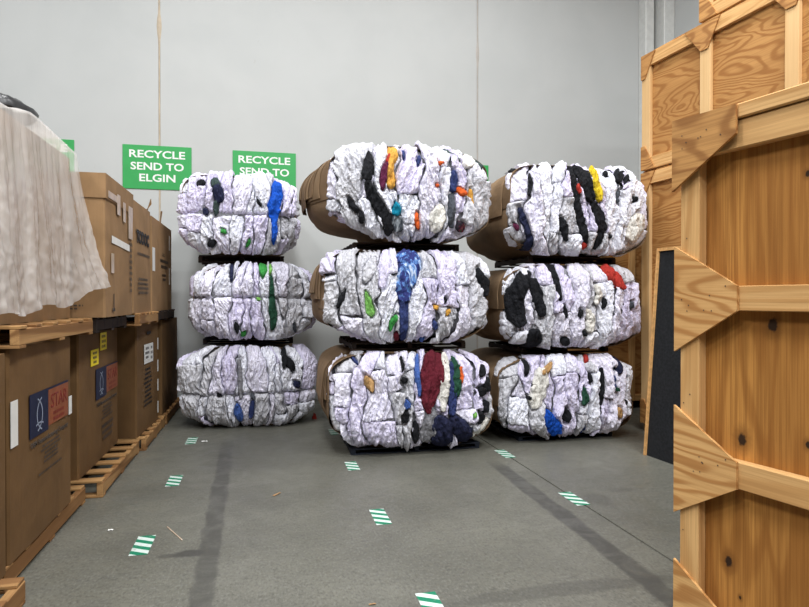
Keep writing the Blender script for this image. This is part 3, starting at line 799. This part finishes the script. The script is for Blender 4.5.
    def tiles(s, mix, split):
        rg = s.rng; cols = []; x = -1.10
        while x < .99:
            w = rg.uniform(.11, .30); cols.append(x); x += w
        cols.append(1.10)
        sl = [0] + [rg.uniform(-.11, .11) for _ in cols[1:-1]] + [0]
        def B(k, v): return cols[k] + (sl[k] * v + .075 * nz(k * 7.3, v * 1.7, s.seed) + .03 * nz(k * 7.3, v * 5.5, s.seed + 9) if 0 < k < len(cols) - 1 else 0)
        for k in range(len(cols) - 1):
            if s.crease is not None: cuts = [s.crease + .06 * nz((cols[k]) * 2.2, s.seed, 1)]
            else: cuts = [rg.uniform(-.5, .5)] if rg.random() < split else []
            if rg.random() < .3: cuts.append(rg.uniform(.45, .7))
            if rg.random() < .3: cuts.append(rg.uniform(-.7, -.45))
            vb = [-1.10] + sorted(cuts) + [1.10]
            for va, vc in zip(vb[:-1], vb[1:]):
                if vc - va < .12: continue
                s.tile(lambda v, k=k: B(k, v), lambda v, k=k: B(k + 1, v), va, vc, rg.choice(mix) if rg.random() > .26 else rg.choice(('lgrey', 'lgrey', 'cool')))  # pale grey share also puts grey shading into the cloth colour
    def tile(s, bl, br, va, vc, m):
        rg = s.rng; wm = (br(0) - bl(0)) * s.W / 2; hm = (vc - va) * s.H / 2
        nu = max(6, int(wm / .0062)); nv = max(8, int(hm / .0072)); vs = []
        th = rg.uniform(-.42, .42); ca, sa = math.cos(th), math.sin(th); sd = rg.uniform(0, 90); lift = rg.uniform(-.012, .015); tq = rg.uniform(-.07, .07); tv = rg.uniform(-.05, .05)
        tl = rg.uniform(-.06, .06); tb = rg.uniform(-.06, .06)
        for j in range(nv + 1):
            t = j / nv
            for i in range(nu + 1):
                q = i / nu
                v = va + (vc - va) * t + (tl * (q - .5) + .03 * nz(q * 3, sd, 1)) * (1 if 0 < t < 1 else 1)
                if abs(va) > 1 and t == 0: v = va
                if abs(vc) > 1 and t == 1: v = vc
                a, b = bl(v), br(v); a += .001 + .055 * max(0, nz(v * 3.5, sd, 3) - .14); b -= .001 + .055 * max(0, nz(v * 3.5, sd, 8) - .14); u = a + (b - a) * q
                p = s.S(u, v); n = s.nrm(u, v)
                e = min(q, 1 - q) * wm; ev = min(t, 1 - t) * hm
                pr = -.045 * math.exp(-e / .007) - .035 * math.exp(-ev / .007) + tq * (q - .5) + tv * (t - .5)
                mk = s.masked(p)
                vs.append(s.fit(p + n * ((pr + lift) * (1 - .6 * mk) - .05 * mk + s.lump(p) + s.groove(u, v) + s.rim(u, v) * s.crumple(p, sd, ca, sa))))
        mesh_obj('garment', vs, grid_faces(nu + 1, nv + 1), m, s.t, smooth=False)
    def overlay(s, m, pts, lift=.03, name='garment', label=None):
        """coloured garment pressed between the white ones: centre line and widths in photo units of this bale's face"""
        x0, y0, x1, y1 = s.bb; kx = s.W / (x1 - x0); rg = s.rng
        L = [0]
        for a, b in zip(pts[:-1], pts[1:]): L.append(L[-1] + math.hypot(b[0] - a[0], b[1] - a[1]))
        tot = L[-1]
        def at(d):
            for k in range(len(L) - 1):
                if d <= L[k + 1] or k == len(L) - 2:
                    f = (d - L[k]) / max(1e-6, L[k + 1] - L[k]); f = max(0, min(1, f)); f2 = f * f * (3 - 2 * f)
                    a, b = pts[k], pts[k + 1]
                    return (a[0] + (b[0] - a[0]) * f, a[1] + (b[1] - a[1]) * f, a[2] + (b[2] - a[2]) * f2, b[0] - a[0], b[1] - a[1])
        nv = max(6, int(tot * kx / .010)); wmax = max(p[2] for p in pts); nu = max(6, int(wmax * kx / .010)); vs = []
        sd = rg.uniform(0, 90); th = rg.uniform(-.3, .3); ca, sa = math.cos(th), math.sin(th)
        for j in range(nv + 1):
            t = j / nv; cx, cy, w, dx, dy = at(t * tot); l = math.hypot(dx, dy) or 1
            endt = min(t, 1 - t) * tot * kx
            w *= .25 + .75 * min(1, endt / .03)
            for i in range(nu + 1):
                q = i / nu * 2 - 1
                o = q * w / 2 * (1.12 + .22 * nz(t * tot * .22, sd, i > nu / 2)) + w * .12 * nz(t * tot * .1, sd, 4)
                px = cx - dy / l * o * (-1); py = cy + dx / l * o * (-1)
                # keep the sheet facing outwards: dy>0 means running down the face
                u, v = s.inv((px - (x0 + x1) / 2) / ((x1 - x0) / 2), ((y0 + y1) / 2 - py) / ((y1 - y0) / 2))
                p = s.S(u, v); n = s.nrm(u, v)
                pr = lift * .32 - .05 * max(abs(q) ** 8, math.exp(-endt / .008)) + .004 * (1 - q * q)
                vs.append(s.fit(p + n * (pr + s.lump(p) + s.groove(u, v) * .5 + .85 * s.rim(u, v) * s.crumple(p, sd, ca, sa))))
        f = [x[::-1] for x in grid_faces(nu + 1, nv + 1)]
        mesh_obj(name, vs, f, m, s.t, smooth=True, label=label or LAB.get(m))
LAB = {'navy': 'navy garment', 'black': 'black garment or painted dark hole', 'blue': 'royal blue garment', 'dgreen': 'dark green garment', 'slate': 'slate green garment', 'green': 'green garment',
       'lime': 'lime green garment', 'yellow': 'yellow garment', 'ochre': 'ochre yellow garment', 'orange': 'orange garment', 'red': 'red garment', 'maroon': 'maroon garment',
       'plum': 'plum garment', 'teal': 'teal garment', 'bpat': 'blue and white patterned garment', 'gpat': 'grey patterned garment', 'mpat': 'dark patterned garment',
       'dgrey': 'dark grey garment', 'grey': 'grey garment', 'ivory': 'ivory garment', 'tan': 'tan garment', 'navyb': 'navy blue garment', 'mblue': 'mid blue garment', 'lgrey': 'pale grey garment'}

def V(m, *pts, **k): return (m, list(pts), k.get('lift', .03))

# left stack -------------------------------------------------------
Bale('topmost bale of the left stack, white rags with a royal blue streak', -.26, 7.24, 2.03, 1.36, .94, 1.5, (181, 168, 298, 256), 3, [
    V('slate', (214.5, 175, 7), (216, 181, 9), (217.5, 187, 7)), V('navy', (217, 183, 6), (219, 190, 10), (219.5, 197, 9), (218, 204, 4)),
    V('slate', (217.5, 200, 6), (217, 208, 6), (216, 217, 3)), V('black', (206, 177, 4), (202, 180, 8), (198, 184, 4)), V('navy', (205, 208, 4), (207, 212, 6), (209, 217, 3)),
    V('blue', (273, 175, 3), (275, 184, 9), (275, 194, 12), (273, 204, 12), (272, 214, 10), (273, 222, 6), (274, 230, 7), (273, 238, 5), (272, 247, 2), lift=.045),
    V('black', (212, 242, 4), (212.5, 246, 9), (212, 251, 4)), V('green', (222, 230, 2), (224, 233, 5), (227, 236, 2)), V('green', (249, 240, 2), (248, 245, 4), (245, 250, 2)),  # first black piece paints the shade of a hole between the rags
    V('black', (256, 196, 2), (258, 201, 3), (261, 206, 2))], crease=-.05, cuts=(0.16, 0.25, 0.31, 0.25), bl=.0, br=.05)
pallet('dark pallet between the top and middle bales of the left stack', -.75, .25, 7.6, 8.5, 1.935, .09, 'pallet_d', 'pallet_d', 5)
Bale('middle bale of the left stack, white rags with a dark green streak', -.10, 7.24, 1.03, 1.44, .90, 1.5, (193, 261, 315, 341), 8, [
    V('navy', (233, 262, 4), (232.5, 272, 4.5), (232, 282, 2)), V('green', (262, 261, 9), (263, 268, 8), (262, 277, 3)), V('dgreen', (270, 274, 3), (271, 288, 4), (271, 300, 6), (272, 312, 8), (273, 320, 7), (271, 333, 4)),
    V('black', (236, 322, 3), (237, 328, 5), (238, 334, 3)), V('green', (246, 332, 3), (244, 335, 5), (241, 338, 2)), V('lime', (256, 297, 2), (258, 299, 4), (261, 300, 2)),
    V('dgrey', (293, 326, 3), (294, 331, 4), (295, 336, 2)), V('lime', (269, 262, 2), (270, 268, 3), (269, 274, 2))], crease=.08, cuts=(0.27, 0.24, 0.25, 0.28), bl=.0, br=.05)
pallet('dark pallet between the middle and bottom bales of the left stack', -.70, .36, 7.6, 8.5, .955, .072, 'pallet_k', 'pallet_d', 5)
Bale('bottom bale of the left stack, crumpled white rags touching the floor', -.165, 7.22, .0, 1.54, .95, 1.5, (181, 345, 313, 429), 12, [
    V('black', (281, 346, 4), (281.5, 355, 5), (282, 362, 5), (281, 369, 2)), V('black', (284, 356, 4), (288, 364, 9), (291, 372, 5)), V('navy', (291, 381, 3), (294.5, 385.5, 8), (298, 389, 3)),
    V('mblue', (236, 402, 3), (237, 412, 8), (240, 422, 4)), V('navyb', (252, 398, 3), (250.5, 408, 5), (249, 418, 4)), V('grey', (238, 356, 3), (239, 380, 5), (240, 398, 3)),
    V('black', (217, 391, 2), (219, 394, 4), (222, 396, 2)), V('dgrey', (250, 392, 3), (251, 396, 4), (252, 400, 2))], crease=-.15, cuts=(0.27, 0.22, 0.25, 0.27), bl=.0, br=.05)
# centre stack ------------------------------------------------------
Bale('topmost bale of the centre stack, white rags with yellow and black streaks', 1.40, 5.6, 2.06, 1.60, .93, 1.55, (331, 143, 486, 246), 17, [
    V('black', (368, 155, 3), (367, 166, 9), (366, 177, 11), (364.5, 187, 6), lift=.05), V('black', (364, 185, 5), (369, 200, 10), (376, 212, 11), (382, 222, 11), (385, 232, 9), (385.5, 241, 7), lift=.05),
    V('black', (348, 202, 3), (352, 213, 6), (359, 219, 4), (361, 230, 6)), V('ochre', (389, 146, 8), (389, 156, 10), (386.5, 168, 6), (386, 180, 8), (387, 193, 8), lift=.045),
    V('red', (386, 155, 2), (384.5, 161, 4), (383, 166, 3), lift=.055), V('plum', (383, 165, 4), (380.5, 174, 7), (379, 184, 7), (379, 195, 4), lift=.05), V('black', (336, 150, 3), (341, 147.5, 7), (346, 146, 3)), V('teal', (391, 206, 2), (392, 214, 9), (391, 222, 7)),
    V('gpat', (392, 219, 8), (393, 228, 11), (395, 238, 8)), V('orange', (411, 216, 3), (411, 225, 5), (413, 235, 3)), V('ivory', (434, 206, 6), (431, 222, 16), (428, 238, 7), lift=.045),
    V('navyb', (446, 170, 4), (447, 182, 8), (445, 195, 7), lift=.05), V('dgrey', (444, 194, 6), (444, 213, 7), (445, 233, 5), lift=.045), V('orange', (448, 189, 5), (455, 193, 8), (461, 196, 4), lift=.06),
    V('ochre', (464, 188, 2), (465, 197, 4), (466, 208, 2)), V('mpat', (453, 224, 6), (455, 230, 10), (454, 236, 7)), V('slate', (439, 145, 2), (447, 153, 3), (455, 161, 2)), V('navyb', (413, 156, 3), (413, 162, 4), (412, 168, 2)),
    V('slate', (461, 144, 2), (470, 150, 2.5), (479, 165, 2)), V('navyb', (398, 150, 2), (399, 156, 3), (399, 162, 2)), V('orange', (431, 162, 2), (434, 163.5, 4), (437, 164, 2)), V('orange', (429, 186, 2), (431, 188, 4), (433, 188, 2)), V('ivory', (467, 148, 10), (464, 158, 14), (459, 166, 6))],
    cuts=(0.24, 0.21, 0.60, 0.30), bl=.20, br=.0, wraps=7)
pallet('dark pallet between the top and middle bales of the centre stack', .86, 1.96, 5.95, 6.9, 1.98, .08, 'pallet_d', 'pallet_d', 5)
Bale('middle bale of the centre stack, white rags with a blue patterned band', 1.37, 5.6, 1.08, 1.62, .90, 1.55, (327, 247, 484, 343), 23, [
    V('bpat', (404, 248, 20), (405, 262, 23), (402, 276, 18), (399, 289, 15), (398, 302, 9), lift=.045), V('navyb', (398, 298, 8), (399, 318, 8), (400, 342, 6), lift=.04), V('lime', (363, 290, 2), (366, 302, 7), (368, 311, 9), (369, 317, 3)),
    V('green', (392, 314, 4), (388, 322, 5), (386, 332, 2)), V('black', (344, 289, 2), (341, 298, 5), (338, 308, 2)), V('black', (471, 266, 3), (476, 276, 11), (482, 285, 13), (481, 296, 5), lift=.05), V('black', (475, 330, 4), (473.5, 335, 7), (472, 340, 3)),
    V('ochre', (427, 304, 2), (429.5, 307, 5), (431, 310, 2)), V('ochre', (443, 308, 2), (440.5, 312, 5), (438, 316, 2)), V('navyb', (428, 320, 3), (429.5, 326, 6), (430, 332, 3)), V('lav', (384, 247, 6), (381, 265, 9), (378, 288, 7)),
    V('lgrey', (372, 256, 5), (367, 268, 12), (363, 282, 6)), V('maroon', (393, 333, 4), (394, 338, 6), (395, 342, 3)), V('black', (438, 296, 2), (438.5, 299, 4), (438, 303, 2)), V('mblue', (421, 337, 2), (419, 340, 4), (417, 343, 2))],
    crease=None, cuts=(0.16, 0.22, 0.37, 0.22), bl=.05, br=.0, wraps=4)
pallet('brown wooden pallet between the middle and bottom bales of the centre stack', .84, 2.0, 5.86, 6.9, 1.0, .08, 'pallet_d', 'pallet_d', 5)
Bale('bottom bale of the centre stack, white rags with maroon and navy garments', 1.42, 5.58, .06, 1.62, .94, 1.55, (332, 350, 491, 455), 31, [
    V('maroon', (431, 350, 15), (430, 362, 22), (428, 376, 23), (425, 390, 19), (423, 402, 14), (422, 417, 5), lift=.055), V('navy', (431, 418, 8), (437, 432, 20), (439, 444, 22), (437, 455, 16), lift=.06),
    V('navy', (446, 420, 8), (455, 434, 18), (464, 447, 18), (468, 456, 10), lift=.055), V('grey', (424, 405, 8), (425, 420, 13), (424, 437, 18), (424, 450, 12), lift=.045), V('dgreen', (449, 355, 4), (450, 369, 9), (451, 385, 9), (450, 401, 5), lift=.045),
    V('navyb', (446, 362, 3), (446, 385, 6), (447, 402, 8), (447, 421, 6), lift=.045), V('orange', (454, 367, 3), (454.5, 377, 5), (454, 388, 3)), V('black', (399, 376, 4), (400, 380, 7), (399, 384, 3)), V('black', (401, 412, 4), (401, 419, 9), (400, 427, 5)),
    V('black', (479, 366, 4), (480, 373, 8), (478, 381, 4)), V('black', (477, 390, 5), (479, 396, 10), (476, 402, 5)), V('black', (486, 380, 4), (484, 389, 8), (486, 398, 4)), V('black', (481, 405, 4), (483, 412, 8), (480, 420, 4)), V('black', (474, 416, 4), (477, 424, 7), (473, 432, 4)),
    V('tan', (363, 374, 4), (367, 382, 9), (370, 392, 3)), V('mblue', (402, 400, 3), (402.5, 406, 7), (402, 412, 3)), V('black', (411, 424, 4), (412, 437, 7), (411, 449, 4)), V('black', (398, 354, 3), (399, 364, 4), (398, 372, 2)), V('mblue', (415, 352, 3), (412, 370, 5), (414, 398, 4)),
    V('ivory', (441, 352, 6), (440, 375, 9), (437, 400, 10), (438, 416, 4), lift=.04), V('lime', (470, 416, 2), (469, 420, 4), (467, 424, 2)), V('ivory', (485, 425, 5), (478, 440, 9), (469, 447, 5)), V('navyb', (352, 354, 2), (355, 358, 4), (358, 362, 2))],
    cuts=(0.19, 0.25, 0.38, 0.27), bl=.005, br=.0, wraps=4)
pallet('low dark blue pallet under the bottom bale of the centre stack', .82, 2.12, 5.78, 6.85, 0, .058, 'pallet_k', 'pallet_k', 5)
# right stack -------------------------------------------------------
Bale('topmost bale of the right stack, white rags with black streaks and a yellow strip', 3.30, 5.75, 1.97, 1.61, .96, 1.55, (509, 160, 651, 259), 41, [
    V('black', (569, 164, 9), (575, 172, 13), (579, 183, 14), (582, 194, 10), (585, 204, 6), lift=.055), V('black', (585, 202, 6), (591, 216, 10), (594, 228, 11), (594, 240, 8), (590, 253, 4), lift=.05),
    V('black', (564, 165, 5), (566, 180, 7), (568, 196, 7), (571, 215, 7), (576, 232, 7), (580, 249, 5), lift=.05), V('red', (569, 184, 2), (569.5, 190, 4), (570, 196, 2), lift=.065), V('red', (577, 245, 3), (578.5, 249, 7), (580, 253, 3), lift=.06),
    V('yellow', (589, 162, 5), (590.5, 174, 7), (591, 188, 8), (592, 203, 4), lift=.05), V('black', (617, 163, 4), (616, 171, 8), (613, 180, 6), lift=.05), V('black', (624, 171, 2), (621, 177, 5), (619, 182, 2)), V('black', (601, 166, 3), (603, 169, 5), (605, 172, 3)),
    V('dgrey', (612, 181, 2), (611.5, 192, 3), (612, 203, 2)), V('black', (512, 169, 3), (516, 166, 5), (521, 164, 3)), V('black', (526, 171, 2), (526, 184, 4), (524, 198, 3)), V('navy', (516, 209, 4), (519, 222, 6), (525, 240, 6), (531, 258, 6), lift=.045), V('black', (553, 219, 3), (556.5, 231, 7), (560, 246, 4)),
    V('black', (604, 237, 2), (605, 240, 4), (606, 243, 2)), V('black', (628, 194, 3), (630, 198, 5), (628, 202, 2)), V('ivory', (635, 212, 10), (634, 228, 20), (628, 244, 12), lift=.04), V('plum', (512, 226, 2), (514, 230, 4), (516, 235, 2))],
    cuts=(0.15, 0.27, 0.31, 0.25), bl=.06, br=.0, wraps=2)
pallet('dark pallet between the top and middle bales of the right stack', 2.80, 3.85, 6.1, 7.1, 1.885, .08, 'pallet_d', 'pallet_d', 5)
Bale('middle bale of the right stack, white rags with a black left side and red strip', 3.235, 5.75, .98, 1.60, .90, 1.55, (504, 262, 640, 352), 47, [
    V('black', (524, 270, 8), (517, 284, 14), (511, 300, 15), (512, 316, 15), (518, 329, 9), lift=.055), V('black', (525, 278, 9), (530, 294, 10), (533, 308, 9), (534, 319, 5), lift=.05), V('black', (526, 331, 10), (529, 342, 15), (531, 353, 11), lift=.05),
    V('black', (546.5, 262, 8), (548, 275, 6), (550, 290, 5), (552, 303, 3), lift=.045), V('black', (554, 305, 2), (556, 312, 4), (557, 320, 2)), V('red', (600, 262, 8), (603, 271, 13), (609, 281, 11), (616, 290, 5), lift=.055), V('lgrey', (613, 262, 9), (620, 271, 17), (625, 282, 12), lift=.05),
    V('black', (594.5, 298, 2), (594.5, 304, 3), (594, 311, 2)), V('black', (571, 310, 3), (571.5, 315, 5), (571, 321, 3)), V('black', (556, 341, 5), (559, 345, 8), (562, 349, 5)), V('black', (574, 333, 3), (576, 336, 5), (578, 338, 2)), V('dgrey', (625, 302, 3), (624, 308, 5), (622, 314, 3)),
    V('ivory', (577, 310, 5), (582, 322, 9), (580, 336, 6)), V('ivory', (586, 284, 4), (590, 296, 6), (586, 306, 4)), V('cool', (515, 334, 8), (520, 340, 13), (522, 347, 6), lift=.06), V('cool', (522, 266, 6), (521, 271, 11), (520, 277, 6), lift=.07)],
    cuts=(0.22, 0.25, 0.27, 0.27), bl=.05, br=.0, wraps=2)
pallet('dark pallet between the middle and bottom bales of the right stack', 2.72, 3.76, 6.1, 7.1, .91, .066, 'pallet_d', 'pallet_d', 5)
Bale('bottom bale of the right stack, white rags with a blue piece low on the left', 3.15, 5.75, .05, 1.56, .86, 1.55, (496, 354, 633, 443), 53, [
    V('blue', (537, 410, 4), (540, 419, 11), (546, 430, 14), (551, 439, 9), lift=.055), V('black', (593.5, 367, 2), (593, 384, 4), (592.5, 400, 4.5), (592, 409, 2)), V('dgreen', (574, 387, 2), (575, 400, 7), (574, 409, 4)), V('navy', (615, 356, 3), (615, 367, 7), (614, 377, 4)),
    V('black', (556, 410, 5), (557, 418, 9), (557, 426, 5)), V('dgreen', (606, 389, 2), (608, 392, 5), (611, 394, 2)), V('ivory', (533, 366, 10), (532, 384, 15), (528, 402, 14), (524, 410, 5), lift=.045), V('tan', (612, 412, 4), (612, 418, 7), (611, 424, 4)),
    V('tan', (545, 362, 3), (538, 369, 6), (532, 374, 3), lift=.055), V('red', (586, 352, 3), (583, 357, 6), (580, 361, 3)), V('black', (519, 395, 2), (521, 398, 5), (523, 400, 2)), V('navyb', (577, 430, 3), (577, 436, 5), (576, 441, 3)), V('navyb', (605, 376, 2), (606, 384, 3), (605, 391, 2)), V('black', (580, 372, 2), (581, 378, 3), (581, 384, 2)), V('black', (520, 356, 3), (521, 366, 5), (519, 374, 3))],
    cuts=(0.25, 0.25, 0.33, 0.24), bl=.05, br=.0, wraps=2)
pallet('low dark pallet under the bottom bale of the right stack', 2.62, 3.72, 5.95, 6.95, 0, .048, 'pallet_k', 'pallet_k', 5)

# ------------------------------------------------------------------ small things on the floor
def floor_tape(x, y, l, w, label, rz=0):
    o = box('floor_tape', (-w / 2, -l / 2, 0), (w / 2, l / 2, .0012), 'floortape', ch=0); o.location = (x, y, .0002); o.rotation_euler = (0, 0, rz)
    tag(o, label, 'tape', 'green and white dashes of floor tape')
floor_tape(-.716, 3.96, .30, .105, 'striped floor tape dash on the left line, nearest the camera')
floor_tape(-.715, 5.31, .30, .105, 'striped floor tape dash on the left line, second from the camera')
floor_tape(-.738, 6.77, .30, .105, 'striped floor tape dash on the left line, in front of the left bale stack')
floor_tape(.803, 2.86, .26, .105, 'striped floor tape dash cut off by the bottom edge of the photo')
floor_tape(.784, 4.11, .30, .105, 'striped floor tape dash on the middle line, second from the camera')
floor_tape(.778, 5.42, .28, .105, 'striped floor tape dash just in front of the centre stack')
floor_tape(.780, 6.86, .28, .105, 'striped floor tape dash in the shadow between the left and centre stacks')
floor_tape(2.272, 4.153, .30, .105, 'striped floor tape dash on the right line, nearest the camera')
floor_tape(2.281, 5.51, .30, .105, 'striped floor tape dash on the right line, beside the centre stack')
def scrap(name, x, y, s, m, label, cat, seed):
    n = 6; vs = []
    for j in range(n):
        for i in range(n):
            a, b = i / (n - 1) - .5, j / (n - 1) - .5
            vs.append((a * s[0], b * s[1], .004 + abs(nz(a * 4 + seed, b * 4, seed)) * s[2]))
    o = mesh_obj(name, vs, grid_faces(n, n), m); o.location = (x, y, 0); tag(o, label, cat)
    return o
k = box('wood_splinter', (-.0035, -.14, 0), (.0035, .14, .006), 'tape', ch=.001); k.location = (-.554, 4.108, 0); k.rotation_euler = (0, 0, R(-154))
tag(k, 'thin pale splinter lying near the nearest left tape dash', 'splinter')
scrap('paper_scrap', -.964, 4.26, (.03, .02, .01), 'pap', 'tiny white paper scrap near the nearest boxes', 'paper', 1)
scrap('paper_scrap', -.60, 6.69, (.06, .04, .015), 'pap', 'white paper scrap in front of the left bale stack', 'paper', 2)
scrap('cardboard_scrap', .10, 4.75, (.09, .02, .012), 'card', 'small brown scrap on the open floor between the tape lines', 'scrap', 3).rotation_euler = (0, 0, .9)
scrap('cardboard_scrap', .52, 2.93, (.035, .012, .006), 'card', 'tiny tan scrap near the bottom edge of the photo', 'scrap', 4)
scrap('strap_scrap', .62, 7.62, (.05, .04, .12), 'red', 'red strap end lying in the gap between the left and centre stacks', 'strap', 6)
